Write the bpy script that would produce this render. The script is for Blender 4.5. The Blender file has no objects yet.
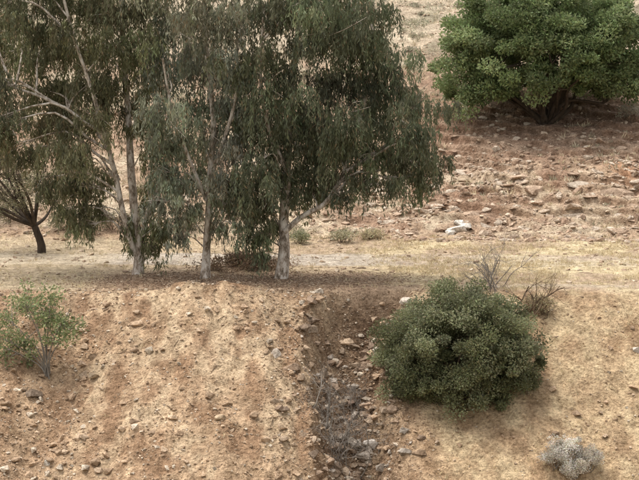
import bpy, bmesh, math, numpy as np
from mathutils import Vector
rng=np.random.default_rng(7)
scene=bpy.context.scene
# ---------------------------------------------------------------- noise
TAB=np.random.default_rng(3).random((256,256))
def vn(x,y,s=0):
    x=np.asarray(x,float)+s*17.31; y=np.asarray(y,float)+s*9.77
    xi=np.floor(x).astype(int); yi=np.floor(y).astype(int)
    fx=x-xi; fy=y-yi; fx=fx*fx*(3-2*fx); fy=fy*fy*(3-2*fy)
    a=TAB[xi&255,yi&255]; b=TAB[(xi+1)&255,yi&255]; c=TAB[xi&255,(yi+1)&255]; d=TAB[(xi+1)&255,(yi+1)&255]
    return (a*(1-fx)+b*fx)*(1-fy)+(c*(1-fx)+d*fx)*fy
def fbm(x,y,o=4,s=0):
    t=0;a=.5;n=0
    for i in range(o):
        t=t+a*vn(x*2**i,y*2**i,s+i*3); n+=a; a*=.5
    return t/n-.5          # about -.5 .. .5
def ss(a,b,x):
    t=np.clip((x-a)/(b-a),0,1); return t*t*(3-2*t)
def g(x,c,w): return np.exp(-((x-c)/w)**2)
# ---------------------------------------------------------------- terrain
PY=[-400,-20,0,3,12,28,33,36,43.4,49.5,50.5,56,63,66,72,80,100,130,170,300,600]
PZ=[12,5,4.35,4.0,-1,-8.5,-9.3,-9,-4.3,-.3,0,.03,.1,.35,2.2,5.0,12.0,22,32,60,95]
def gully_c(y): return .75+.09*(y-43.5)+.25*np.sin(y*.9)
def H(x,y):
    x=np.asarray(x,float); y=np.asarray(y,float)
    yw=y-.9*fbm(x*.35,y*.1,3,11)*ss(38,44,y)*(1-ss(58,64,y))   # wavy lip
    z=sum(np.interp(yw+o,PY,PZ) for o in (-.45,-.2,0,.2,.45))/5
    bank=ss(36,41,y)*(1-ss(49.3,50.6,y))
    z=z+bank*(.75*g(x,-3.6,2.4)-.35*g(x,-7.3,.9)+.15*g(x,-10,1.5))
    gd=np.abs(x-gully_c(y)+.9*fbm(x*1.1,y*1.1,4,17))
    z=z-ss(37,40,y)*(1-ss(50.0,50.8,y))*(1.0*np.exp(-(gd/1.1)**6)+.5*np.exp(-(gd/.5)**2))
    w=ss(1.78,1.95,x+.12*np.sin(y*3))*(1-ss(2.0,4.2,x))
    z=z+bank*w*.6*ss(45,48.5,y)
    rib=fbm(x*1.3+.6*fbm(x,y*.5,2,4),y*.28,4,21)
    z=z+bank*.50*rib*(1-.6*ss(2.4,4,x))
    z=z+bank*.40*fbm(x*2.2,y*2.2,5,31)*(1-.4*ss(2.4,4,x))
    z=z+.05*fbm(x*3,y*3,3,41)*ss(36,40,y)
    z=z+.10*fbm(x*.6,y*.6,3,43)*ss(49,52,y)
    z=z+.28*g(x,-2.6,.8)*g(y,56.3,.6)
    hill=ss(64,69,y)
    z=z+hill*(1.5*fbm(x*.09,y*.09,3,51)+.6*fbm(x*.4,y*.4,4,61))
    led=hill*(1-ss(78,88,y))*(.4+.6*ss(-2,4,x))*ss(-.3,.0,fbm(x*.5,y*.5,3,73))
    dz=.10*x+.9*fbm(x*.3,y*.3,5,71)
    st=.42; q=(z+dz)/st
    fr=q-np.floor(q); stp=(np.floor(q)+ss(.6,.9,fr))*st-dz
    z=z*(1-led*.85)+stp*led*.85
    z=z+hill*.30*fbm(x*1.8,y*1.8,5,81)
    far=ss(120,200,y)
    z=z+far*14*fbm(x*.012,y*.012,3,91)
    return z
def mix(a,b,t): return a*(1-t[...,None])+b*t[...,None]
A=lambda *c: np.array(c,float)
def COL(x,y):
    n1=fbm(x*.5,y*.5,4,5); n2=fbm(x*2,y*1.2,4,6); n3=fbm(x*6,y*6,3,8)
    c=np.zeros(x.shape+(3,))+A(.47,.325,.205)
    c=mix(c,A(.56,.415,.27),ss(-.02,.22,n2+.3*n1))
    c=mix(c,A(.32,.20,.12),ss(.02,.22,-n2+.4*n1)*.9)
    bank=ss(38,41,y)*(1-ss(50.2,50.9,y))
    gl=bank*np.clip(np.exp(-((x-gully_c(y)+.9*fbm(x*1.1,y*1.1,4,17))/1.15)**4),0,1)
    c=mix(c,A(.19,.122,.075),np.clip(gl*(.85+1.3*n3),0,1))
    c=mix(c,A(.38,.25,.155),bank*(1-ss(-8.2,-6.4,x+n1))*.7)
    rb=bank*ss(2.2,4,x)
    c=mix(c,A(.46,.33,.195),rb*.7); c=mix(c,A(.54,.41,.25),rb*ss(0,.2,n2)*.7); c=mix(c,A(.35,.23,.135),rb*ss(.02,.2,-n2)*.7)
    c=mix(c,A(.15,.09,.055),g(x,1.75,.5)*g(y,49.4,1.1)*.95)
    t=ss(50.2,50.9,y)*(1-ss(64.5,66,y))
    c=mix(c,A(.45,.34,.235),t*.8)
    st=t*ss(-.12,.1,n1+.25*n2)*(.35+.65*ss(0,4,x)); c=mix(c,A(.60,.48,.30),st)
    brn=t*(1-ss(54.3,56,y))*(1-ss(1.5,3.5,x))*ss(-8,-6.5,x); c=mix(c,A(.35,.235,.155),brn*.85)  # darker brown terrace ground beneath the eucalyptus trees
    pth=ss(57.2,57.9,y+.03*x+n2*.5)*(1-ss(61,61.8,y+.03*x+n2*.5)); c=mix(c,A(.50,.43,.35),pth*(.85-.5*ss(1,4,x)))
    p2=g(y+.05*n2,51.5-.0*x,.45)*ss(3,5,x)*t; c=mix(c,A(.45,.36,.26),p2*.9)
    lft=t*(1-ss(-8.5,-7,x)); c=mix(c,A(.52,.42,.28),lft*.6)
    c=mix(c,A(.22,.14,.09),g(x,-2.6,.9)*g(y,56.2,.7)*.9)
    h=ss(64.5,67,y)
    hc=np.zeros(x.shape+(3,))+A(.44,.315,.215)
    hc=mix(hc,A(.56,.445,.315),ss(-.02,.2,n1+.5*n2))
    hc=mix(hc,A(.33,.21,.142),ss(.0,.2,-n1+.4*n2)*.8)
    red=ss(72.5,75.5,y+n1*4)*(1-ss(84,90,y))*ss(2,8,x); hc=mix(hc,A(.32,.21,.145),red*.75)
    hc=mix(hc,A(.46,.25,.14),g(x,14,1.2)*g(y,73.2,1.2)*.8)
    hc=mix(hc,A(.54,.45,.33),ss(84,92,y+6*n1)*.7)
    hc=mix(hc,A(.27,.24,.16),ss(86,92,y)*ss(.05,.2,fbm(x*.5,y*.35,4,99))*.7)
    c=mix(c,hc,h)
    c=c*(1+.5*n3)[...,None]
    c=mix(c,A(.26,.25,.15),1-ss(20,40,y))*1.0
    return np.clip(c,0.02,.8)
# ---------------------------------------------------------------- mesh helpers
def mk(name,V,F,mat,col=None,smooth=False,parent=None):
    V=np.asarray(V,np.float32); F=np.asarray(F,np.int32)
    me=bpy.data.meshes.new(name); n,k=F.shape
    me.vertices.add(len(V)); me.vertices.foreach_set('co',V.ravel())
    me.loops.add(n*k); me.loops.foreach_set('vertex_index',F.ravel())
    me.polygons.add(n); me.polygons.foreach_set('loop_start',np.arange(0,n*k,k,dtype=np.int32))
    me.polygons.foreach_set('loop_total',np.full(n,k,np.int32))
    me.polygons.foreach_set('use_smooth',np.full(n,smooth,bool))
    me.update(calc_edges=True)
    if col is not None:
        a=me.color_attributes.new('Col','FLOAT_COLOR','POINT')
        c=np.ones((len(V),4),np.float32); c[:,:3]=col; a.data.foreach_set('color',c.ravel())
    me.materials.append(mat); me.validate()
    o=bpy.data.objects.new(name,me); scene.collection.objects.link(o)
    if parent: o.parent=parent
    return o
def empty(name):
    o=bpy.data.objects.new(name,None); scene.collection.objects.link(o); return o
def unit(v): return v/np.maximum(np.linalg.norm(v,axis=-1,keepdims=True),1e-9)
class Tubes:
    def __init__(s): s.V=[];s.F=[];s.n=0
    def add(s,pts,r,k=8,rough=0,sub=4):
        pts=np.asarray(pts,float); r=np.asarray(r,float)
        if sub>1 and len(pts)>2:
            m=len(pts); q=[];rr=[]
            for i in range(m-1):
                p0=pts[max(i-1,0)];p1=pts[i];p2=pts[i+1];p3=pts[min(i+2,m-1)]
                for t in np.arange(sub)/sub:
                    q.append(.5*((2*p1)+(p2-p0)*t+(2*p0-5*p1+4*p2-p3)*t*t+(3*p1-p0-3*p2+p3)*t**3)); rr.append(r[i]*(1-t)+r[i+1]*t)
            q.append(pts[-1]); rr.append(r[-1]); pts=np.array(q); r=np.array(rr)
        m=len(pts); T=unit(np.gradient(pts,axis=0))
        ref=np.where(np.abs(T[:,2:3])>.9,A(1,0,0)[None],A(0,0,1)[None]) if k<6 else np.repeat(A(.3,1,.1)[None],m,0)
        S=unit(np.cross(T,ref)); U=np.cross(T,S)
        a=np.arange(k)*2*math.pi/k
        R=r[:,None]*np.ones((m,k))
        if rough: R=R*(1+rough*(rng.random((m,k))-.5))
        ring=pts[:,None]+R[...,None]*(np.cos(a)[None,:,None]*S[:,None]+np.sin(a)[None,:,None]*U[:,None])
        s.V.append(ring.reshape(-1,3))
        i=np.arange(m-1)[:,None]*k; j=np.arange(k)[None]; j2=(j+1)%k
        f=np.stack([i+j,i+j2,i+k+j2,i+k+j],-1).reshape(-1,4)+s.n
        s.F.append(f); s.n+=m*k
    def make(s,name,mat,parent=None,smooth=True,col=None):
        return mk(name,np.concatenate(s.V),np.concatenate(s.F),mat,None if col is None else np.tile(col,(s.n,1)),smooth,parent)
class Leaves:
    def __init__(s): s.V=[];s.C=[]
    def add(s,P,D,L,W,col):
        n=len(P); D=unit(D); S=unit(np.cross(D,rng.normal(size=(n,3)))); L=np.broadcast_to(L,(n,))[:,None]; W=np.broadcast_to(W,(n,))[:,None]
        v=np.stack([P,P+D*L*.45+S*W/2,P+D*L,P+D*L*.45-S*W/2],1)
        s.V.append(v.reshape(-1,3)); s.C.append(np.repeat(np.clip(col,.005,1),4,0))
    def make(s,name,mat,parent=None):
        V=np.concatenate(s.V); F=np.arange(len(V)).reshape(-1,4)
        return mk(name,V,F,mat,np.concatenate(s.C),False,parent)
# ---------------------------------------------------------------- materials
def newmat(name):
    m=bpy.data.materials.new(name); m.use_nodes=True; nt=m.node_tree; nt.nodes.clear()
    return m,nt.nodes,nt.links
def mathn(N,L,op,a,b):
    n=N.new('ShaderNodeMath'); n.operation=op
    for i,v in enumerate((a,b)):
        if isinstance(v,(int,float)): n.inputs[i].default_value=v
        else: L.new(v,n.inputs[i])
    return n.outputs[0]
def noise(N,L,vec,scale,detail=5,rough=.6):
    n=N.new('ShaderNodeTexNoise'); n.inputs['Scale'].default_value=scale; n.inputs['Detail'].default_value=detail; n.inputs['Roughness'].default_value=rough
    L.new(vec,n.inputs['Vector']); return n.outputs['Fac']
def ramp(N,L,f,stops):
    r=N.new('ShaderNodeValToRGB'); e=r.color_ramp.elements
    while len(e)<len(stops): e.new(.5)
    for el,(p,c) in zip(e,stops): el.position=p; el.color=(*c,1) if len(c)==3 else c
    L.new(f,r.inputs[0]); return r.outputs[0]
def mulc(N,L,a,b,fac=1):
    m=N.new('ShaderNodeMix'); m.data_type='RGBA'; m.blend_type='MULTIPLY'; m.inputs[0].default_value=fac
    L.new(a,m.inputs[6]); L.new(b,m.inputs[7]); return m.outputs[2]
def ground_like(name,s1,s2,bump,bd,peb=0):
    m,N,L=newmat(name); out=N.new('ShaderNodeOutputMaterial'); p=N.new('ShaderNodeBsdfPrincipled')
    p.inputs['Roughness'].default_value=.95; p.inputs['Specular IOR Level'].default_value=.1
    tc=N.new('ShaderNodeTexCoord').outputs['Object']
    at=N.new('ShaderNodeAttribute'); at.attribute_name='Col'
    a=noise(N,L,tc,s1,4,.7); b=noise(N,L,tc,s2,4,.75)
    ra=ramp(N,L,a,[(.3,(.62,.59,.56)),(.5,(1,1,1)),(.7,(1.28,1.28,1.28))])
    rb=ramp(N,L,b,[(.33,(.52,.48,.44)),(.5,(1,1,1)),(.68,(1.4,1.4,1.4))])
    c=mulc(N,L,mulc(N,L,at.outputs['Color'],ra),rb)
    h=mathn(N,L,'ADD',b,mathn(N,L,'MULTIPLY',a,2.0))
    if peb:
        v=N.new('ShaderNodeTexVoronoi'); v.inputs['Scale'].default_value=peb; L.new(tc,v.inputs['Vector'])
        sp=N.new('ShaderNodeSeparateColor'); L.new(v.outputs['Color'],sp.inputs[0])
        inside=mathn(N,L,'LESS_THAN',v.outputs['Distance'],mathn(N,L,'MULTIPLY',sp.outputs[1],.38))
        pick=mathn(N,L,'MULTIPLY',inside,mathn(N,L,'GREATER_THAN',sp.outputs[0],.45))
        tone=ramp(N,L,sp.outputs[2],[(0,(.55,.5,.46)),(.45,(.8,.76,.72)),(.7,(1.25,1.22,1.2)),(1,(1.45,1.45,1.45))])
        mm=N.new('ShaderNodeMix'); mm.data_type='RGBA'; mm.blend_type='MULTIPLY'; L.new(pick,mm.inputs[0]); L.new(c,mm.inputs[6]); L.new(tone,mm.inputs[7]); c=mm.outputs[2]
        h=mathn(N,L,'ADD',h,mathn(N,L,'MULTIPLY',pick,.45))
    L.new(c,p.inputs['Base Color'])
    bu=N.new('ShaderNodeBump'); bu.inputs['Strength'].default_value=bump; bu.inputs['Distance'].default_value=bd
    L.new(h,bu.inputs['Height']); L.new(bu.outputs[0],p.inputs['Normal']); L.new(p.outputs[0],out.inputs[0]); return m
M_ground=ground_like('dry_earth',1.8,10,1.0,.13,9)
M_rock=ground_like('weathered_rock',3,14,.7,.04)
def leafmat(name,tr=.25):
    m,N,L=newmat(name); out=N.new('ShaderNodeOutputMaterial'); p=N.new('ShaderNodeBsdfPrincipled')
    p.inputs['Roughness'].default_value=.65; p.inputs['Specular IOR Level'].default_value=.22
    at=N.new('ShaderNodeAttribute'); at.attribute_name='Col'; L.new(at.outputs['Color'],p.inputs['Base Color'])
    t=N.new('ShaderNodeBsdfTranslucent'); L.new(at.outputs['Color'],t.inputs[0])
    mx=N.new('ShaderNodeMixShader'); mx.inputs[0].default_value=tr; L.new(p.outputs[0],mx.inputs[1]); L.new(t.outputs[0],mx.inputs[2]); L.new(mx.outputs[0],out.inputs[0]); return m
M_leaf=leafmat('leaf',.38); M_straw=leafmat('dry_straw',.2)
def barkmat(name,stops,sx=5,sz=1.2):
    m,N,L=newmat(name); out=N.new('ShaderNodeOutputMaterial'); p=N.new('ShaderNodeBsdfPrincipled'); p.inputs['Roughness'].default_value=.9; p.inputs['Specular IOR Level'].default_value=.15
    tc=N.new('ShaderNodeTexCoord').outputs['Object']; mp=N.new('ShaderNodeMapping'); mp.inputs['Scale'].default_value=(sx,sx,sz); L.new(tc,mp.inputs[0])
    a=noise(N,L,mp.outputs[0],1.2,5,.75); L.new(ramp(N,L,a,stops),p.inputs['Base Color'])
    bu=N.new('ShaderNodeBump'); bu.inputs['Strength'].default_value=.6; bu.inputs['Distance'].default_value=.03; L.new(a,bu.inputs['Height']); L.new(bu.outputs[0],p.inputs['Normal'])
    L.new(p.outputs[0],out.inputs[0]); return m
M_euc=barkmat('eucalyptus_bark',[(.38,(.13,.10,.07)),(.46,(.34,.27,.21)),(.53,(.52,.45,.38)),(.66,(.68,.62,.55))],5,2.2)
M_dark=barkmat('dark_bark',[(.3,(.03,.022,.016)),(.7,(.10,.075,.055))])
M_grey=barkmat('grey_bark',[(.3,(.14,.12,.10)),(.7,(.32,.28,.24))])
M_brown=barkmat('brown_twig',[(.3,(.07,.045,.03)),(.7,(.2,.14,.09))])
# ---------------------------------------------------------------- ground
def ax(*segs):
    o=[]
    for a,b,s in segs: o.append(np.arange(a,b-1e-6,s))
    o.append([segs[-1][1]]); return np.concatenate(o)
gx=ax((-400,-60,20),(-60,-26,1.5),(-26,-17,.4),(-17,-11.5,.12),(-11.5,11.5,.06),(11.5,17,.12),(17,26,.4),(26,60,1.5),(60,400,20))
gy=ax((-120,36,2),(36,42,.3),(42,52,.055),(52,64,.09),(64,82,.10),(82,115,.3),(115,180,2),(180,600,14))
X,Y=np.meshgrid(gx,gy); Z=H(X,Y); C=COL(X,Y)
# ground colour turned darker on the steep ledge faces
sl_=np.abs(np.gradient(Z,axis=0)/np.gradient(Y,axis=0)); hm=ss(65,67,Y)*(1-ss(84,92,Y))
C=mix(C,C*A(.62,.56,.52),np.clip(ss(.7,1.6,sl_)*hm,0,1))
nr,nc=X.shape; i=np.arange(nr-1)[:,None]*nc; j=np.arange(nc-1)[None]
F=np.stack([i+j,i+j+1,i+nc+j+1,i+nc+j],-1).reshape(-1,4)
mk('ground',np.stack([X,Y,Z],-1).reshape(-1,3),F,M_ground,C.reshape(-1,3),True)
# ---------------------------------------------------------------- rocks
def hull(seed,n=15):
    r=np.random.default_rng(seed); bm=bmesh.new()
    p=unit(r.normal(size=(n,3)))*(.7+.3*r.random((n,1)))
    for q in p: bm.verts.new(q)
    bmesh.ops.convex_hull(bm,input=bm.verts[:])
    bmesh.ops.triangulate(bm,faces=bm.faces[:])
    bm.verts.ensure_lookup_table(); bm.verts.index_update()
    V=np.array([v.co[:] for v in bm.verts]); Fc=np.array([[v.index for v in f.verts] for f in bm.faces]); bm.free(); return V,Fc
T=[hull(s,11+s%3*4) for s in range(12)]
def rocks(name,x,y,sx,sy,sz,col,yaw=None,tilt=.3,sink=.25):
    n=len(x); z=H(x,y); Vs=[];Fs=[];Cs=[];off=0
    yaw=rng.random(n)*6.28 if yaw is None else yaw
    tid=rng.integers(0,len(T),n); tx=rng.normal(size=n)*tilt; 
    for k,(V,Fc) in enumerate(T):
        id=np.where(tid==k)[0]
        if not len(id): continue
        P=V[None]*np.stack([sx[id],sy[id],sz[id]],-1)[:,None]
        c,s=np.cos(tx[id])[:,None],np.sin(tx[id])[:,None]
        P=np.stack([P[...,0],P[...,1]*c-P[...,2]*s,P[...,1]*s+P[...,2]*c],-1)
        c,s=np.cos(yaw[id])[:,None],np.sin(yaw[id])[:,None]
        P=np.stack([P[...,0]*c-P[...,1]*s,P[...,0]*s+P[...,1]*c,P[...,2]],-1)
        P=P+np.stack([x[id],y[id],z[id]+sz[id]*(1-2*sink)*.6],-1)[:,None]
        Vs.append(P.reshape(-1,3)); m=len(V)
        Fs.append((Fc[None]+np.arange(len(id))[:,None,None]*m+off).reshape(-1,3)); off+=m*len(id)
        Cs.append(np.repeat(col[id],m,0))
    return mk(name,np.concatenate(Vs),np.concatenate(Fs),M_rock,np.concatenate(Cs))
# bank stones
n=25000; x=rng.uniform(-12,12,n); y=rng.uniform(41.5,50.6,n)
w=.28+1.0*g(x,gully_c(y),1.2)+.6*g(x,-1.1+.1*(47-y),.7)+.35*g(x,-7,.8)+.4*ss(-.05,.2,fbm(x*.6,y*.6,3,12)); w*=np.where(x>2.6,.3,1)
k=rng.random(n)<w; x,y=x[k],y[k]; n=len(x)
s=.02+.045*rng.random(n)**3+.14*(rng.random(n)<.06)*rng.random(n)
base=np.array([[.48,.40,.31],[.42,.31,.215],[.32,.225,.15],[.38,.27,.18]])[rng.integers(0,4,n)]
rocks('bank_stones',x,y,s*(1+.7*rng.random(n)),s,s*(.5+.4*rng.random(n)),base*(.75+.5*rng.random((n,1))))
n=380; y=rng.uniform(42,49.5,n); x=gully_c(y)+rng.normal(size=n)*.85; s=.06+.18*rng.random(n)**2.2
base=np.array([[.40,.34,.28],[.26,.185,.13],[.22,.16,.115],[.33,.25,.18]])[rng.integers(0,4,n)]
rocks('gully_stones',x,y,s*1.4,s,s*.75,base*(.75+.5*rng.random((n,1))),tilt=.5)
for (bx,by,bs,bc) in [(-7.6,43.9,.17,(.58,.53,.46)),(1.5,45.6,.24,(.46,.41,.36)),(.95,43.9,.22,(.50,.46,.40)),(-8.3,45.9,.24,(.2,.15,.11)),(-6.9,46.8,.24,(.3,.22,.15)),(-6.6,46.6,.2,(.34,.26,.18)),(-7.0,47.3,.2,(.32,.23,.16)),(9.6,47.8,.18,(.5,.44,.37)),(-2.8,44.3,.17,(.4,.3,.2)),(-.55,46.3,.2,(.36,.26,.18)),(.9,47.3,.2,(.28,.2,.15)),(.3,44.6,.18,(.4,.34,.28))]:
    rocks('stone',A(bx),A(by),A(bs*1.35),A(bs),A(bs*.75),A(*bc)[None])
rocks('pale_boulder',A(5.75,6.15,5.45,5.9),A(66.6,66.9,66.4,67.2),A(.5,.4,.33,.4),A(.3,.3,.25,.3),A(.22,.22,.14,.2),np.tile(A(.60,.55,.48),(4,1)),yaw=A(.3,.4,0,.9))
# hillside rock: small rubble plus broken bedding slabs
n=24000; x=rng.uniform(-18,21,n); y=rng.uniform(64.8,82,n)
w=(.16+.6*ss(0,5,x))*np.where(y<75,1,.25)*(.25+1.3*ss(-.1,.15,fbm(x*.5+y*.35,y*1.0,4,14)))
k=rng.random(n)<w; x,y=x[k],y[k]; n=len(x); s=.035+.17*rng.random(n)**3.0
base=np.array([[.44,.345,.26],[.39,.285,.205],[.47,.385,.30],[.32,.22,.155],[.37,.27,.195]])[rng.integers(0,5,n)]
rocks('rock_rubble',x,y,s*(1.0+1.0*rng.random(n)),s,s*(.45+.45*rng.random(n)),base*(.85+.3*rng.random((n,1))),yaw=.35+.8*rng.normal(size=n),tilt=.5,sink=.45)
n=4200; x=rng.uniform(-14,20,n); y=rng.uniform(65.2,78,n)
w=(.12+.6*ss(0,4,x))*np.where(y<75,1,.2)*(.1+1.4*ss(-.0,.2,fbm(x*.3+y*.3,y*.8,4,19)))
k=rng.random(n)<w; x,y=x[k],y[k]; n=len(x); s=.10+.34*rng.random(n)**2.6
base=np.array([[.43,.335,.25],[.39,.285,.205],[.45,.37,.29],[.34,.235,.165]])[rng.integers(0,4,n)]
rocks('rock_outcrop',x,y,s*(1.0+1.2*rng.random(n)),s*1.1,s*(.3+.4*rng.random(n)),base*(.88+.24*rng.random((n,1))),yaw=-.2+.8*rng.normal(size=n),tilt=.4,sink=.6)
n=6000; x=rng.uniform(-22,24,n); y=rng.uniform(52,108,n); s=.03+.10*rng.random(n)**3+.02*(y>65)
base=np.array([[.48,.38,.28],[.40,.3,.21],[.32,.23,.16]])[rng.integers(0,3,n)]
rocks('hillside_stones',x,y,s*1.4,s,s*.6,base*(.8+.4*rng.random((n,1))))
# ---------------------------------------------------------------- dry grass
def tufts(name,x,y,h,nb,cols,spread=.5,mat=None,wid=.012):
    n=len(x); z=H(x,y); L=Leaves()
    P=np.repeat(np.stack([x,y,z-.01],-1),nb,0); P[:,:2]+=rng.normal(size=(n*nb,2))*np.repeat(h,nb)[:,None]*.35
    D=rng.normal(size=(n*nb,3))*spread; D[:,2]=np.abs(D[:,2])*.5+1
    col=np.repeat(cols,nb,0)*(.75+.5*rng.random((n*nb,1)))
    L.add(P,D,np.repeat(h,nb)*(.6+.7*rng.random(n*nb)),wid*(1+.5*rng.random(n*nb)),col)
    L.make(name,mat or M_straw)
n=32000; x=rng.uniform(-14,16,n); y=rng.uniform(43,66,n)
nn=fbm(x*.7,y*.7,4,15)
w=np.where(y>50.5,(.1+.9*ss(1,4,x))*ss(-.05,.15,nn)+.12,(.02+.25*ss(2.5,4.5,x)*ss(-.1,.15,nn)))
w=np.where((y>50.5)&(y<56.5)&(x<2.5)&(x>-7.5),.04,w); w=np.where((y>57.3)&(y<61)&(x<2),.02,w); w=np.where((np.abs(y-51.5)<.4)&(x>3),.05,w)
k=rng.random(n)<w*.75; x,y=x[k],y[k]; n=len(x)
tufts('dry_grass',x,y,.07+.14*rng.random(n)**2,9,np.array([[.58,.47,.29],[.51,.41,.25],[.62,.53,.35]])[rng.integers(0,3,n)],.7)
n=10000; x=rng.uniform(-24,28,n); y=rng.uniform(65,112,n); k=rng.random(n)<ss(-.1,.2,fbm(x*.4,y*.4,4,16))*np.where(y>82,1,.7); x,y=x[k],y[k]; n=len(x)
tufts('hillside_grass',x,y,.14+.22*rng.random(n)**2,9,np.array([[.56,.46,.3],[.47,.39,.26],[.58,.5,.35],[.3,.27,.18]])[rng.integers(0,4,n)],.7,wid=.03)
n=24000; a=rng.random(n)<.5
x=np.where(a,rng.normal(-2.5,3.0,n),0); y=np.where(a,rng.normal(52.8,1.4,n),rng.uniform(42,50.5,n)); x=np.where(a,x,gully_c(y)+rng.normal(size=n)*.9)
L=Leaves(); D=rng.normal(size=(n,3)); D[:,2]*=.25
L.add(np.stack([x,y,H(x,y)+.015],-1),D,.05+.09*rng.random(n),.02+.02*rng.random(n),np.array([[.26,.17,.11],[.34,.24,.16],[.18,.12,.08],[.44,.34,.24]])[rng.integers(0,4,n)]*(.8+.4*rng.random((n,1))))
L.make('leaf_litter',M_straw)
# ---------------------------------------------------------------- eucalyptus
def weep(L,c,r,nl,col,drop=1.0):
    """hanging branchlets of narrow leaves"""
    per=17; ns=max(4,int(nl/per)); c=np.asarray(c)
    u=unit(rng.normal(size=(ns,3)))*(rng.random((ns,1))**.5); u[:,2]*=.8
    st=c+u*r*np.array([.92,.92,.8])+np.array([0,0,.4*r])
    ln=(.35+1.15*rng.random(ns)**1.7)*drop*min(1.,.5+.5*r)
    out=unit(u*np.array([1,1,.0])+1e-3)*(.12+.22*rng.random((ns,1)))
    t=rng.random((ns,per)); 
    P=st[:,None]+out[:,None]*t[...,None]*ln[:,None,None]*(1.2-.5*t[...,None]); P[...,2]-=(t**1.3)*ln[:,None]
    P=P+rng.normal(size=P.shape)*.028
    D=rng.normal(size=P.shape)*.34; D[...,2]-=1.0; D+=out[:,None]*.5*(1-t[...,None])
    bc=col*(.65+.7*rng.random((ns,1)))*(1+.035*rng.normal(size=(ns,3)))
    cc=np.repeat(bc[:,None],per,1)*(.8+.4*rng.random((ns,per,1)))
    br=rng.random((ns,per))<.05; cc[br]=A(.30,.22,.13)
    m=ns*per
    L.add(P.reshape(-1,3),D.reshape(-1,3),.12+.10*rng.random(m),.03+.022*rng.random(m),cc.reshape(-1,3))
def euc(y0,stems,cl,col,dens=1.0):
    s=1600/y0; E=lambda u,v,dy=0:(np.array([(u-320)/s,y0+dy,6-(v-100)/s]))   # elevation drawing, s units per metre
    par=empty('eucalyptus_tree'); tb=Tubes(); L=Leaves(); tp=[]
    for k,(pts,r0,r1,lean) in enumerate(stems):
        P=np.array([E(u,v) for u,v in pts]); m=len(P); P[:,1]+=np.linspace(0,lean,m)+ (rng.normal(size=m)*.08)*(np.arange(m)>0); P[:,0]+=rng.normal(size=m)*.04
        if k==0: P[0,2]=H(P[0,0],P[0,1])-.2
        R=np.linspace(r0,r1,m); 
        if k==0: R[0]*=1.35
        tb.add(P,R,12,.14,6); tp.append(P)
    allp=np.concatenate([np.array([a+(b-a)*t for a,b in zip(P[:-1],P[1:]) for t in (0,.33,.66)]) for P in tp])
    for (u,v,r) in cl:
        dy=rng.uniform(-1,1)*(1.9 if r>.65 else .8); c=E(u,v,dy)
        cc=col*(.7+.6*rng.random())*(1+.025*rng.normal(size=3))
        weep(L,c,r,int(r*r*1750*dens)+90,cc)
        for q in range(3):
            weep(L,c+rng.normal(size=3)*r*np.array([.75,.8,.55]),r*.5,int(r*r*380*dens)+30,cc*(.7+.6*rng.random()))
        d=allp-c; cost=np.linalg.norm(d,axis=1)+np.where(d[:,2]>-.3,3,0); a=allp[np.argmin(cost)]
        mid=(a+c)/2+np.array([0,0,.25*np.linalg.norm(c-a)])+rng.normal(size=3)*.12
        e=c+np.array([0,0,.3*r]); ln=np.linalg.norm(c-a); r0=.018+.012*ln
        tb.add([a,(a*.6+mid*.4)+rng.normal(size=3)*.05,mid,e],[r0,r0*.85,r0*.6,.012],6,.1,3)
        for q in range(4):
            f=c+rng.normal(size=3)*r*.5+np.array([0,0,.3*r]); tb.add([mid*.4+e*.6,(e+f)/2+rng.normal(size=3)*.08,f],[.016,.011,.005],4,0,2)
    tb.make('trunk_and_limbs',M_euc,par); L.make('foliage',M_leaf,par)
euc(54.8,[([(138,277),(137,250),(133,215),(131,170),(129,120),(126,60),(122,0),(118,-60),(110,-110)],.18,.05,.8),
          ([(136,255),(125,218),(117,178),(106,135),(95,90),(80,40),(66,-20)],.11,.04,-1.2),
          ([(139,238),(149,208),(161,175),(168,130),(160,60)],.085,.03,1.0),
          ([(106,135),(70,110),(40,95),(10,85)],.07,.03,-.5)],
 [(8,15,1.2),(42,8,1.2),(80,15,1.2),(115,20,1.1),(145,12,1.0),(12,58,1.1),(48,52,1.1),(84,55,1.0),(118,52,.9),(145,50,.9),(3,95,1.0),(32,98,1.0),(62,98,.95),(92,90,.9),(115,88,.75),(148,88,.8),(18,128,.75),(46,132,.85),(72,130,.85),(98,120,.7),(2,125,.7),(128,110,.55),
  (62,160,.7),(84,158,.7),(52,182,.5),(70,187,.6),(88,190,.6),(102,178,.5),(62,212,.38),(80,212,.42),(96,210,.35),(72,228,.28),(90,226,.25),(35,155,.5),(15,150,.45),(132,236,.42),(150,225,.48),(160,238,.35),(142,212,.4),(128,220,.32),(150,248,.32),(162,225,.4),(150,190,.4),(155,150,.5),(150,120,.55),(-30,40,1.3),(-30,90,1.2),(-60,60,1.3),
  (30,-40,1.4),(80,-50,1.4),(130,-40,1.3),(60,-95,1.4),(110,-90,1.3),(90,-135,1.2),(-10,-20,1.3)],A(.20,.198,.108),1.0)
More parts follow.
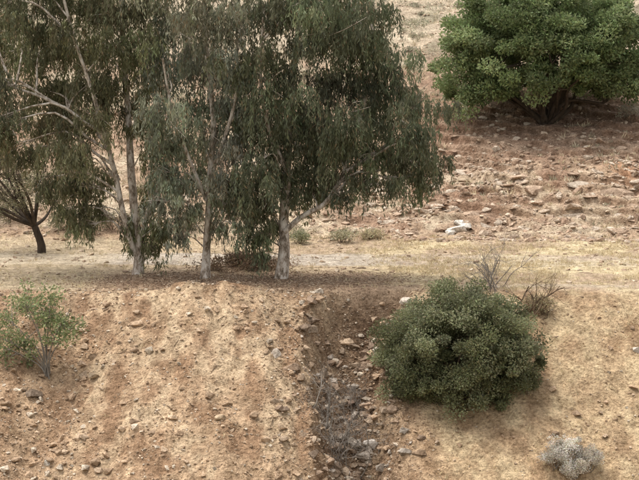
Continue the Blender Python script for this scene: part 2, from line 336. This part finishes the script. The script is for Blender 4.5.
euc(53.5,[([(205,283),(206,250),(208,210),(209,170),(213,120),(207,60),(203,0),(200,-80),(203,-120)],.145,.05,.5),
          ([(209,180),(225,140),(238,90),(240,30)],.08,.03,-1.0),([(208,200),(190,160),(175,110),(165,60)],.075,.03,-1.0)],
 [(165,35,1.0),(200,25,1.1),(232,32,1.0),(168,75,.95),(204,72,1.05),(238,78,.95),(163,115,.9),(198,115,.95),(235,112,.95),(168,148,.85),(200,150,.85),(232,152,.9),(165,178,.65),(182,188,.6),(200,182,.58),(225,180,.65),(162,203,.45),(184,212,.45),(240,188,.55),(175,224,.33),(193,210,.38),(232,206,.42),(222,202,.38),(245,205,.4),(180,236,.24),(236,226,.3),(220,222,.25),
  (180,-20,1.2),(222,-30,1.2),(200,-75,1.2),(202,-120,1.0)],A(.25,.255,.175),1.0)
euc(53.3,[([(281,282),(283,250),(286,220),(289,180),(288,130),(292,80),(297,30),(302,-40),(312,-100)],.20,.06,.4),
          ([(285,232),(303,216),(325,203),(345,172),(362,120),(372,60),(370,0)],.10,.035,.3),
          ([(289,175),(272,135),(262,85),(265,20)],.10,.03,-1.2),([(345,172),(380,150),(415,130)],.06,.02,1.0)],
 [(262,20,.9),(285,15,.8),(262,62,.95),(268,100,.95),(285,75,.6),(258,135,.9),(280,145,.9),(258,170,.75),(278,176,.75),(266,205,.62),(256,215,.5),(262,235,.4),(272,228,.36),(252,238,.28),(262,252,.22),(292,112,.7),(296,150,.65),(245,190,.55),
  (312,15,1.0),(345,12,1.0),(368,22,.9),(325,50,1.0),(358,52,1.0),(382,58,.85),(332,88,1.0),(366,90,1.0),(398,92,.85),(416,112,.8),(345,125,1.0),(380,128,1.0),(413,138,.85),(424,155,.68),(318,118,.9),(316,150,.85),(345,158,.8),(380,160,.8),(408,168,.7),(428,172,.48),(302,175,.65),(325,180,.6),(350,184,.52),(370,184,.5),(398,184,.45),(300,194,.42),(316,196,.37),(424,184,.35),(340,196,.3),
  (290,-22,1.2),(340,-28,1.2),(310,-70,1.2),(352,-60,1.0),(320,-110,1.1)],A(.16,.17,.10),1.1)
# ---------------------------------------------------------------- broad crowns / shrubs
def puff(L,c,r,n,col,ls,lw,flat=.8):
    u=unit(rng.normal(size=(n,3)))*(rng.random((n,1))**.4); P=np.asarray(c)+u*np.array([r,r,r*flat])
    D=u*.6+rng.normal(size=(n,3))*.6; D[:,2]+=.15
    L.add(P,D,ls*(.7+.6*rng.random(n)),lw*(.7+.6*rng.random(n)),col*(.72+.56*rng.random((n,1)))*(1+.05*rng.normal(size=(n,3))))
def bush(name,c,R,nc,cr,nl,col,ls,lw,mat_b,base=None,nst=9,rb=.06,hi=None,low=-.75,fill=.5,lobe=.3,flat=.8):
    c=np.array(c,float); R=np.array(R,float); par=empty(name); L=Leaves(); tb=Tubes()
    bx,by=(c[0],c[1]) if base is None else base; b=np.array([bx,by,float(H(bx,by))-.1])
    nose=rng.random(3)*50
    cen=[]
    for k in range(nc):
        u=unit(rng.normal(size=3)); 
        if u[2]<low: u[2]=abs(u[2])*.5; u=unit(u)
        lob=1+lobe*float(fbm(A(u[0]*2.2+nose[0]),A(u[1]*2.2+u[2]*2.2+nose[1]),2,3)[0])*2
        rad=(fill+(1-fill)*rng.random()**.5)*lob if k%4 else (.4+.4*rng.random())
        p=c+u*R*rad*.92
        gz=float(H(p[0],p[1])); p[2]=max(p[2],gz+cr*.45)
        cen.append(p); cc=(col if hi is None or rng.random()<.6 else hi)*(.65+.7*rng.random())
        puff(L,p,cr*(.5+.9*rng.random()),nl,cc,ls,lw,flat)
    for k in range(nst):
        p=cen[rng.integers(len(cen))]; m1=b*.65+p*.35+rng.normal(size=3)*R*.06; m2=b*.3+p*.7+rng.normal(size=3)*R*.08
        tb.add([b+rng.normal(size=3)*rb*.7*A(1,1,0),m1,m2,p],[rb,rb*.7,rb*.4,rb*.12],7,.15,4)
        for q in range(4):
            p2=cen[rng.integers(len(cen))]
            if np.linalg.norm(p2-m2)<R[0]*.8: tb.add([m2,(m2+p2)/2+rng.normal(size=3)*R*.05,p2],[rb*.35,rb*.2,rb*.07],5,0,3)
    tb.make('stems',mat_b,par,); L.make('foliage',M_leaf,par); return par,cen
bush('carob_tree',(11.3,79.5,float(H(11.4,79.5))+3.3),(6.0,4.6,4.1),540,.56,290,A(.155,.195,.08),.17,.085,M_dark,nst=14,rb=.13,hi=A(.22,.265,.12),low=-.66,lobe=.28,flat=.65)
bush('large_green_shrub',(4.15,46.4,-1.55),(2.8,1.9,2.3),470,.30,290,A(.165,.17,.085),.08,.04,M_brown,base=(4.2,45.8),nst=16,rb=.05,hi=A(.24,.245,.14),low=-.8,lobe=.13)
def twigs(tb,p,d,l,r,depth,spread=.6,up=.1,k=5):
    d=unit(d); pts=[p]; n=4; q=p
    for i in range(n):
        d=unit(d+rng.normal(size=3)*.18+np.array([0,0,up*.3])); q=q+d*l/n; pts.append(q)
    tb.add(pts,np.linspace(r,r*.55,n+1),k,0,1)
    if depth>0:
        for i in range(rng.integers(2,5)):
            j=rng.integers(1,n+1); twigs(tb,pts[j],d+rng.normal(size=3)*spread,l*(.55+.25*rng.random()),r*.5,depth-1,spread,up,4)
def dead(name,x,y,h,r,ns,mat,depth=3,lean=(0,0,1),spread=.6,nroot=.15,zo=0):
    tb=Tubes(); 
    for k in range(ns):
        p=np.array([x+rng.normal()*nroot,y+rng.normal()*nroot,0.]); p[2]=float(H(p[0],p[1]))-.05+zo
        twigs(tb,p,np.array(lean)+rng.normal(size=3)*np.array([.45,.45,.1]),h*.5,r,depth,spread)
    return tb.make(name,mat)
dead('bare_shrub',5.45,50.7,2.0,.018,13,M_grey,3,(0,0,1),.7,.2)
dead('dead_branches',5.9,48.9,2.0,.03,7,M_brown,3,(1.5,.1,.55),.5)
dead('dead_twig_shrub',.45,45.4,2.0,.017,24,M_grey,3,(0,-.1,1),.6,.35)
dead('dead_twig_shrub',.9,47.2,1.2,.014,9,M_grey,3,(0,-.1,1),.6,.3)
par=empty('brush_pile'); tb=Tubes(); L=Leaves()
for k in range(75):
    p=A(-2.6+rng.normal()*.7,56.2+rng.normal()*.35,0); p[2]=float(H(p[0],p[1])); twigs(tb,p,A(.2,0,.3)+rng.normal(size=3)*.5,.45,.02,2,.9)
    puff(L,p+A(0,0,.18),.24,60,A(.24,.165,.105)*(.7+.6*rng.random()),.09,.035)
tb.make('twigs',M_brown,par); L.make('dead_leaves',M_straw,par)
# small dark tree at the left
par=empty('small_bare_tree'); tb=Tubes(); L=Leaves(); y0=62; s=1600/y0; E=lambda u,v,dy=0:np.array([(u-320)/s,y0+dy,6-(v-100)/s])
b=E(41,256); b[2]=float(H(b[0],b[1]))-.1
fork=E(34,226); tb.add([b,E(40,242),fork],[.19,.15,.13],9,.15,4)
ends=[(12,212),(0,200),(-18,190),(20,195),(5,175),(30,180),(42,190),(15,160),(35,165),(-10,165),(48,205),(-35,200)]
for (u,v) in ends:
    dy=rng.normal()*.8; e=E(u,v,dy); md=(fork+e)/2+np.array([0,0,-.05])+rng.normal(size=3)*.12
    tb.add([fork,md,e],[.085,.06,.03],6,.1,4)
    for q in range(5): twigs(tb,e*.8+md*.2,(e-fork)+rng.normal(size=3)*.6,.7,.022,2,.7)
    for q in range(3): puff(L,e+rng.normal(size=3)*.35+A(0,0,.2),.5,230,A(.17,.155,.09)*(.7+.5*rng.random()),.09,.04)
tb.make('trunk_and_branches',M_dark,par); L.make('foliage',M_leaf,par)
# sapling on the bank, left
par=empty('young_tree'); tb=Tubes(); L=Leaves(); bx,by=-8.1,46.9; b=np.array([bx,by,float(H(bx,by))-.1])
for (dx,dy,h) in [(-.9,.1,1.3),(-.35,-.3,2.2),(.15,.2,2.5),(.75,0,2.1),(-1.3,.3,1.9),(.4,-.3,1.5),(-.1,.4,2.0),(.95,.2,1.7),(-.7,0,2.5),(-1.2,-.2,1.0),(-1.6,0,1.4)]:
    e=b+np.array([dx,dy,h]); m1=b+np.array([dx*.2,dy*.3,h*.45]); tb.add([b+rng.normal(size=3)*A(.04,.04,0),m1,e],[.028,.02,.008],6,.1,4)
    for q in range(7):
        t=.5+.55*rng.random(); p=m1*(1-t)+e*t+rng.normal(size=3)*.2; puff(L,p,.17+.15*rng.random(),48,A(.24,.27,.13)*(.7+.6*rng.random()),.11,.05)
        tb.add([m1*(1-t*.8)+e*t*.8,p],[.012,.005],4,0,1)
tb.make('stems',M_grey,par); L.make('foliage',M_leaf,par)
for (x,y,r) in [(6.9,43.75,.52),(7.45,43.6,.45),(6.5,43.5,.38),(7.0,43.3,.4)]:
    z=float(H(x,y)); bush('silvery_shrub',(x,y,z+r*.6),(r,r,r*.8),36,.14,120,A(.40,.35,.28),.05,.02,M_grey,nst=8,rb=.015,hi=A(.66,.62,.55),low=-.3,lobe=.5)
for (u,y,r,h,c) in [(90,65.5,.9,.75,A(.17,.16,.10)),(112,66.5,.7,.6,A(.2,.18,.11)),(20,70,1.4,1.0,A(.17,.17,.10)),(70,71,1.3,1.0,A(.19,.18,.11)),(165,70,1.0,.6,A(.24,.21,.14)),(190,66.5,.5,.4,A(.24,.2,.13)),(230,69,1.0,.6,A(.24,.22,.14)),(300,64.5,.45,.45,A(.28,.28,.17)),(342,64.6,.45,.38,A(.38,.35,.23)),(372,65.2,.4,.25,A(.42,.36,.23)),(60,66.2,.6,.6,A(.18,.17,.1)),(10,67,.8,.7,A(.18,.17,.1)),(632,79,1.0,.8,A(.36,.33,.25)),(540,49.2,.5,.3,A(.38,.31,.19))]:
    x=(u-320)*y/1600; z=float(H(x,y)); bush('low_shrub',(x,y,z+h*.5),(r,r*.8,h),int(22+20*max(0,r-.6)),.28,50,c,.11,.03,M_brown,nst=8,rb=.016,low=-.2,lobe=.6)
# scrub on the upper hillside (one mass)
L=Leaves(); n=230; xs=rng.uniform(-20,30,n); ys=rng.uniform(82,112,n)
for x,y in zip(xs,ys):
    r=.25+.65*rng.random(); col=[A(.28,.27,.18),A(.22,.23,.14),A(.36,.33,.24),A(.40,.36,.26)][rng.integers(4)]
    for q in range(5): puff(L,A(x+rng.normal()*r*.7,y+rng.normal()*r*.7,float(H(x,y))+r*.3),r*.6,60,col*(.8+.4*rng.random()),.14,.05)
L.make('hillside_scrub',M_leaf)
tb=Tubes()
for k in range(70):
    x=rng.uniform(-6,3); y=rng.uniform(43,56); l=.12+.35*rng.random()**2; a=rng.random()*6.28; dx,dy=math.cos(a)*l/2,math.sin(a)*l/2; bx,by=x+rng.normal()*.08,y+rng.normal()*.08
    tb.add([[x-dx,y-dy,float(H(x-dx,y-dy))+.01],[bx,by,float(H(bx,by))+.03],[x+dx,y+dy,float(H(x+dx,y+dy))+.01]],[.009,.009,.005],5,0,3)
tb.make('fallen_sticks',M_brown)
# ---------------------------------------------------------------- light, sky, camera
sd=Vector((-.42,.10,1.35)).normalized(); el=math.asin(sd.z); az=math.atan2(sd.x,sd.y)
w=bpy.data.worlds.new('World'); scene.world=w; w.use_nodes=True; N=w.node_tree.nodes; Lk=w.node_tree.links
sky=N.new('ShaderNodeTexSky'); sky.sky_type='NISHITA'; sky.sun_disc=False; sky.sun_elevation=el; sky.sun_rotation=az; sky.dust_density=4; sky.air_density=1.0
hs=N.new('ShaderNodeHueSaturation'); hs.inputs['Saturation'].default_value=.15; hs.inputs['Value'].default_value=2.0
Lk.new(sky.outputs[0],hs.inputs['Color']); Lk.new(hs.outputs[0],N['Background'].inputs[0]); N['Background'].inputs[1].default_value=.15
sl=bpy.data.lights.new('sun','SUN'); sl.energy=2.15; sl.angle=math.radians(22); sl.color=(1,.95,.87)
so=bpy.data.objects.new('sun',sl); so.rotation_euler=(-sd).to_track_quat('-Z','Y').to_euler(); scene.collection.objects.link(so)
cam=bpy.data.cameras.new('camera'); co=bpy.data.objects.new('camera',cam); scene.collection.objects.link(co)
cam.sensor_width=36; cam.lens=1600/639*36; cam.clip_end=2000; co.location=(0,0,6); co.rotation_euler=(math.radians(85),0,0)
scene.camera=co
scene.view_settings.view_transform='Standard'; scene.view_settings.look='None'; scene.view_settings.exposure=0
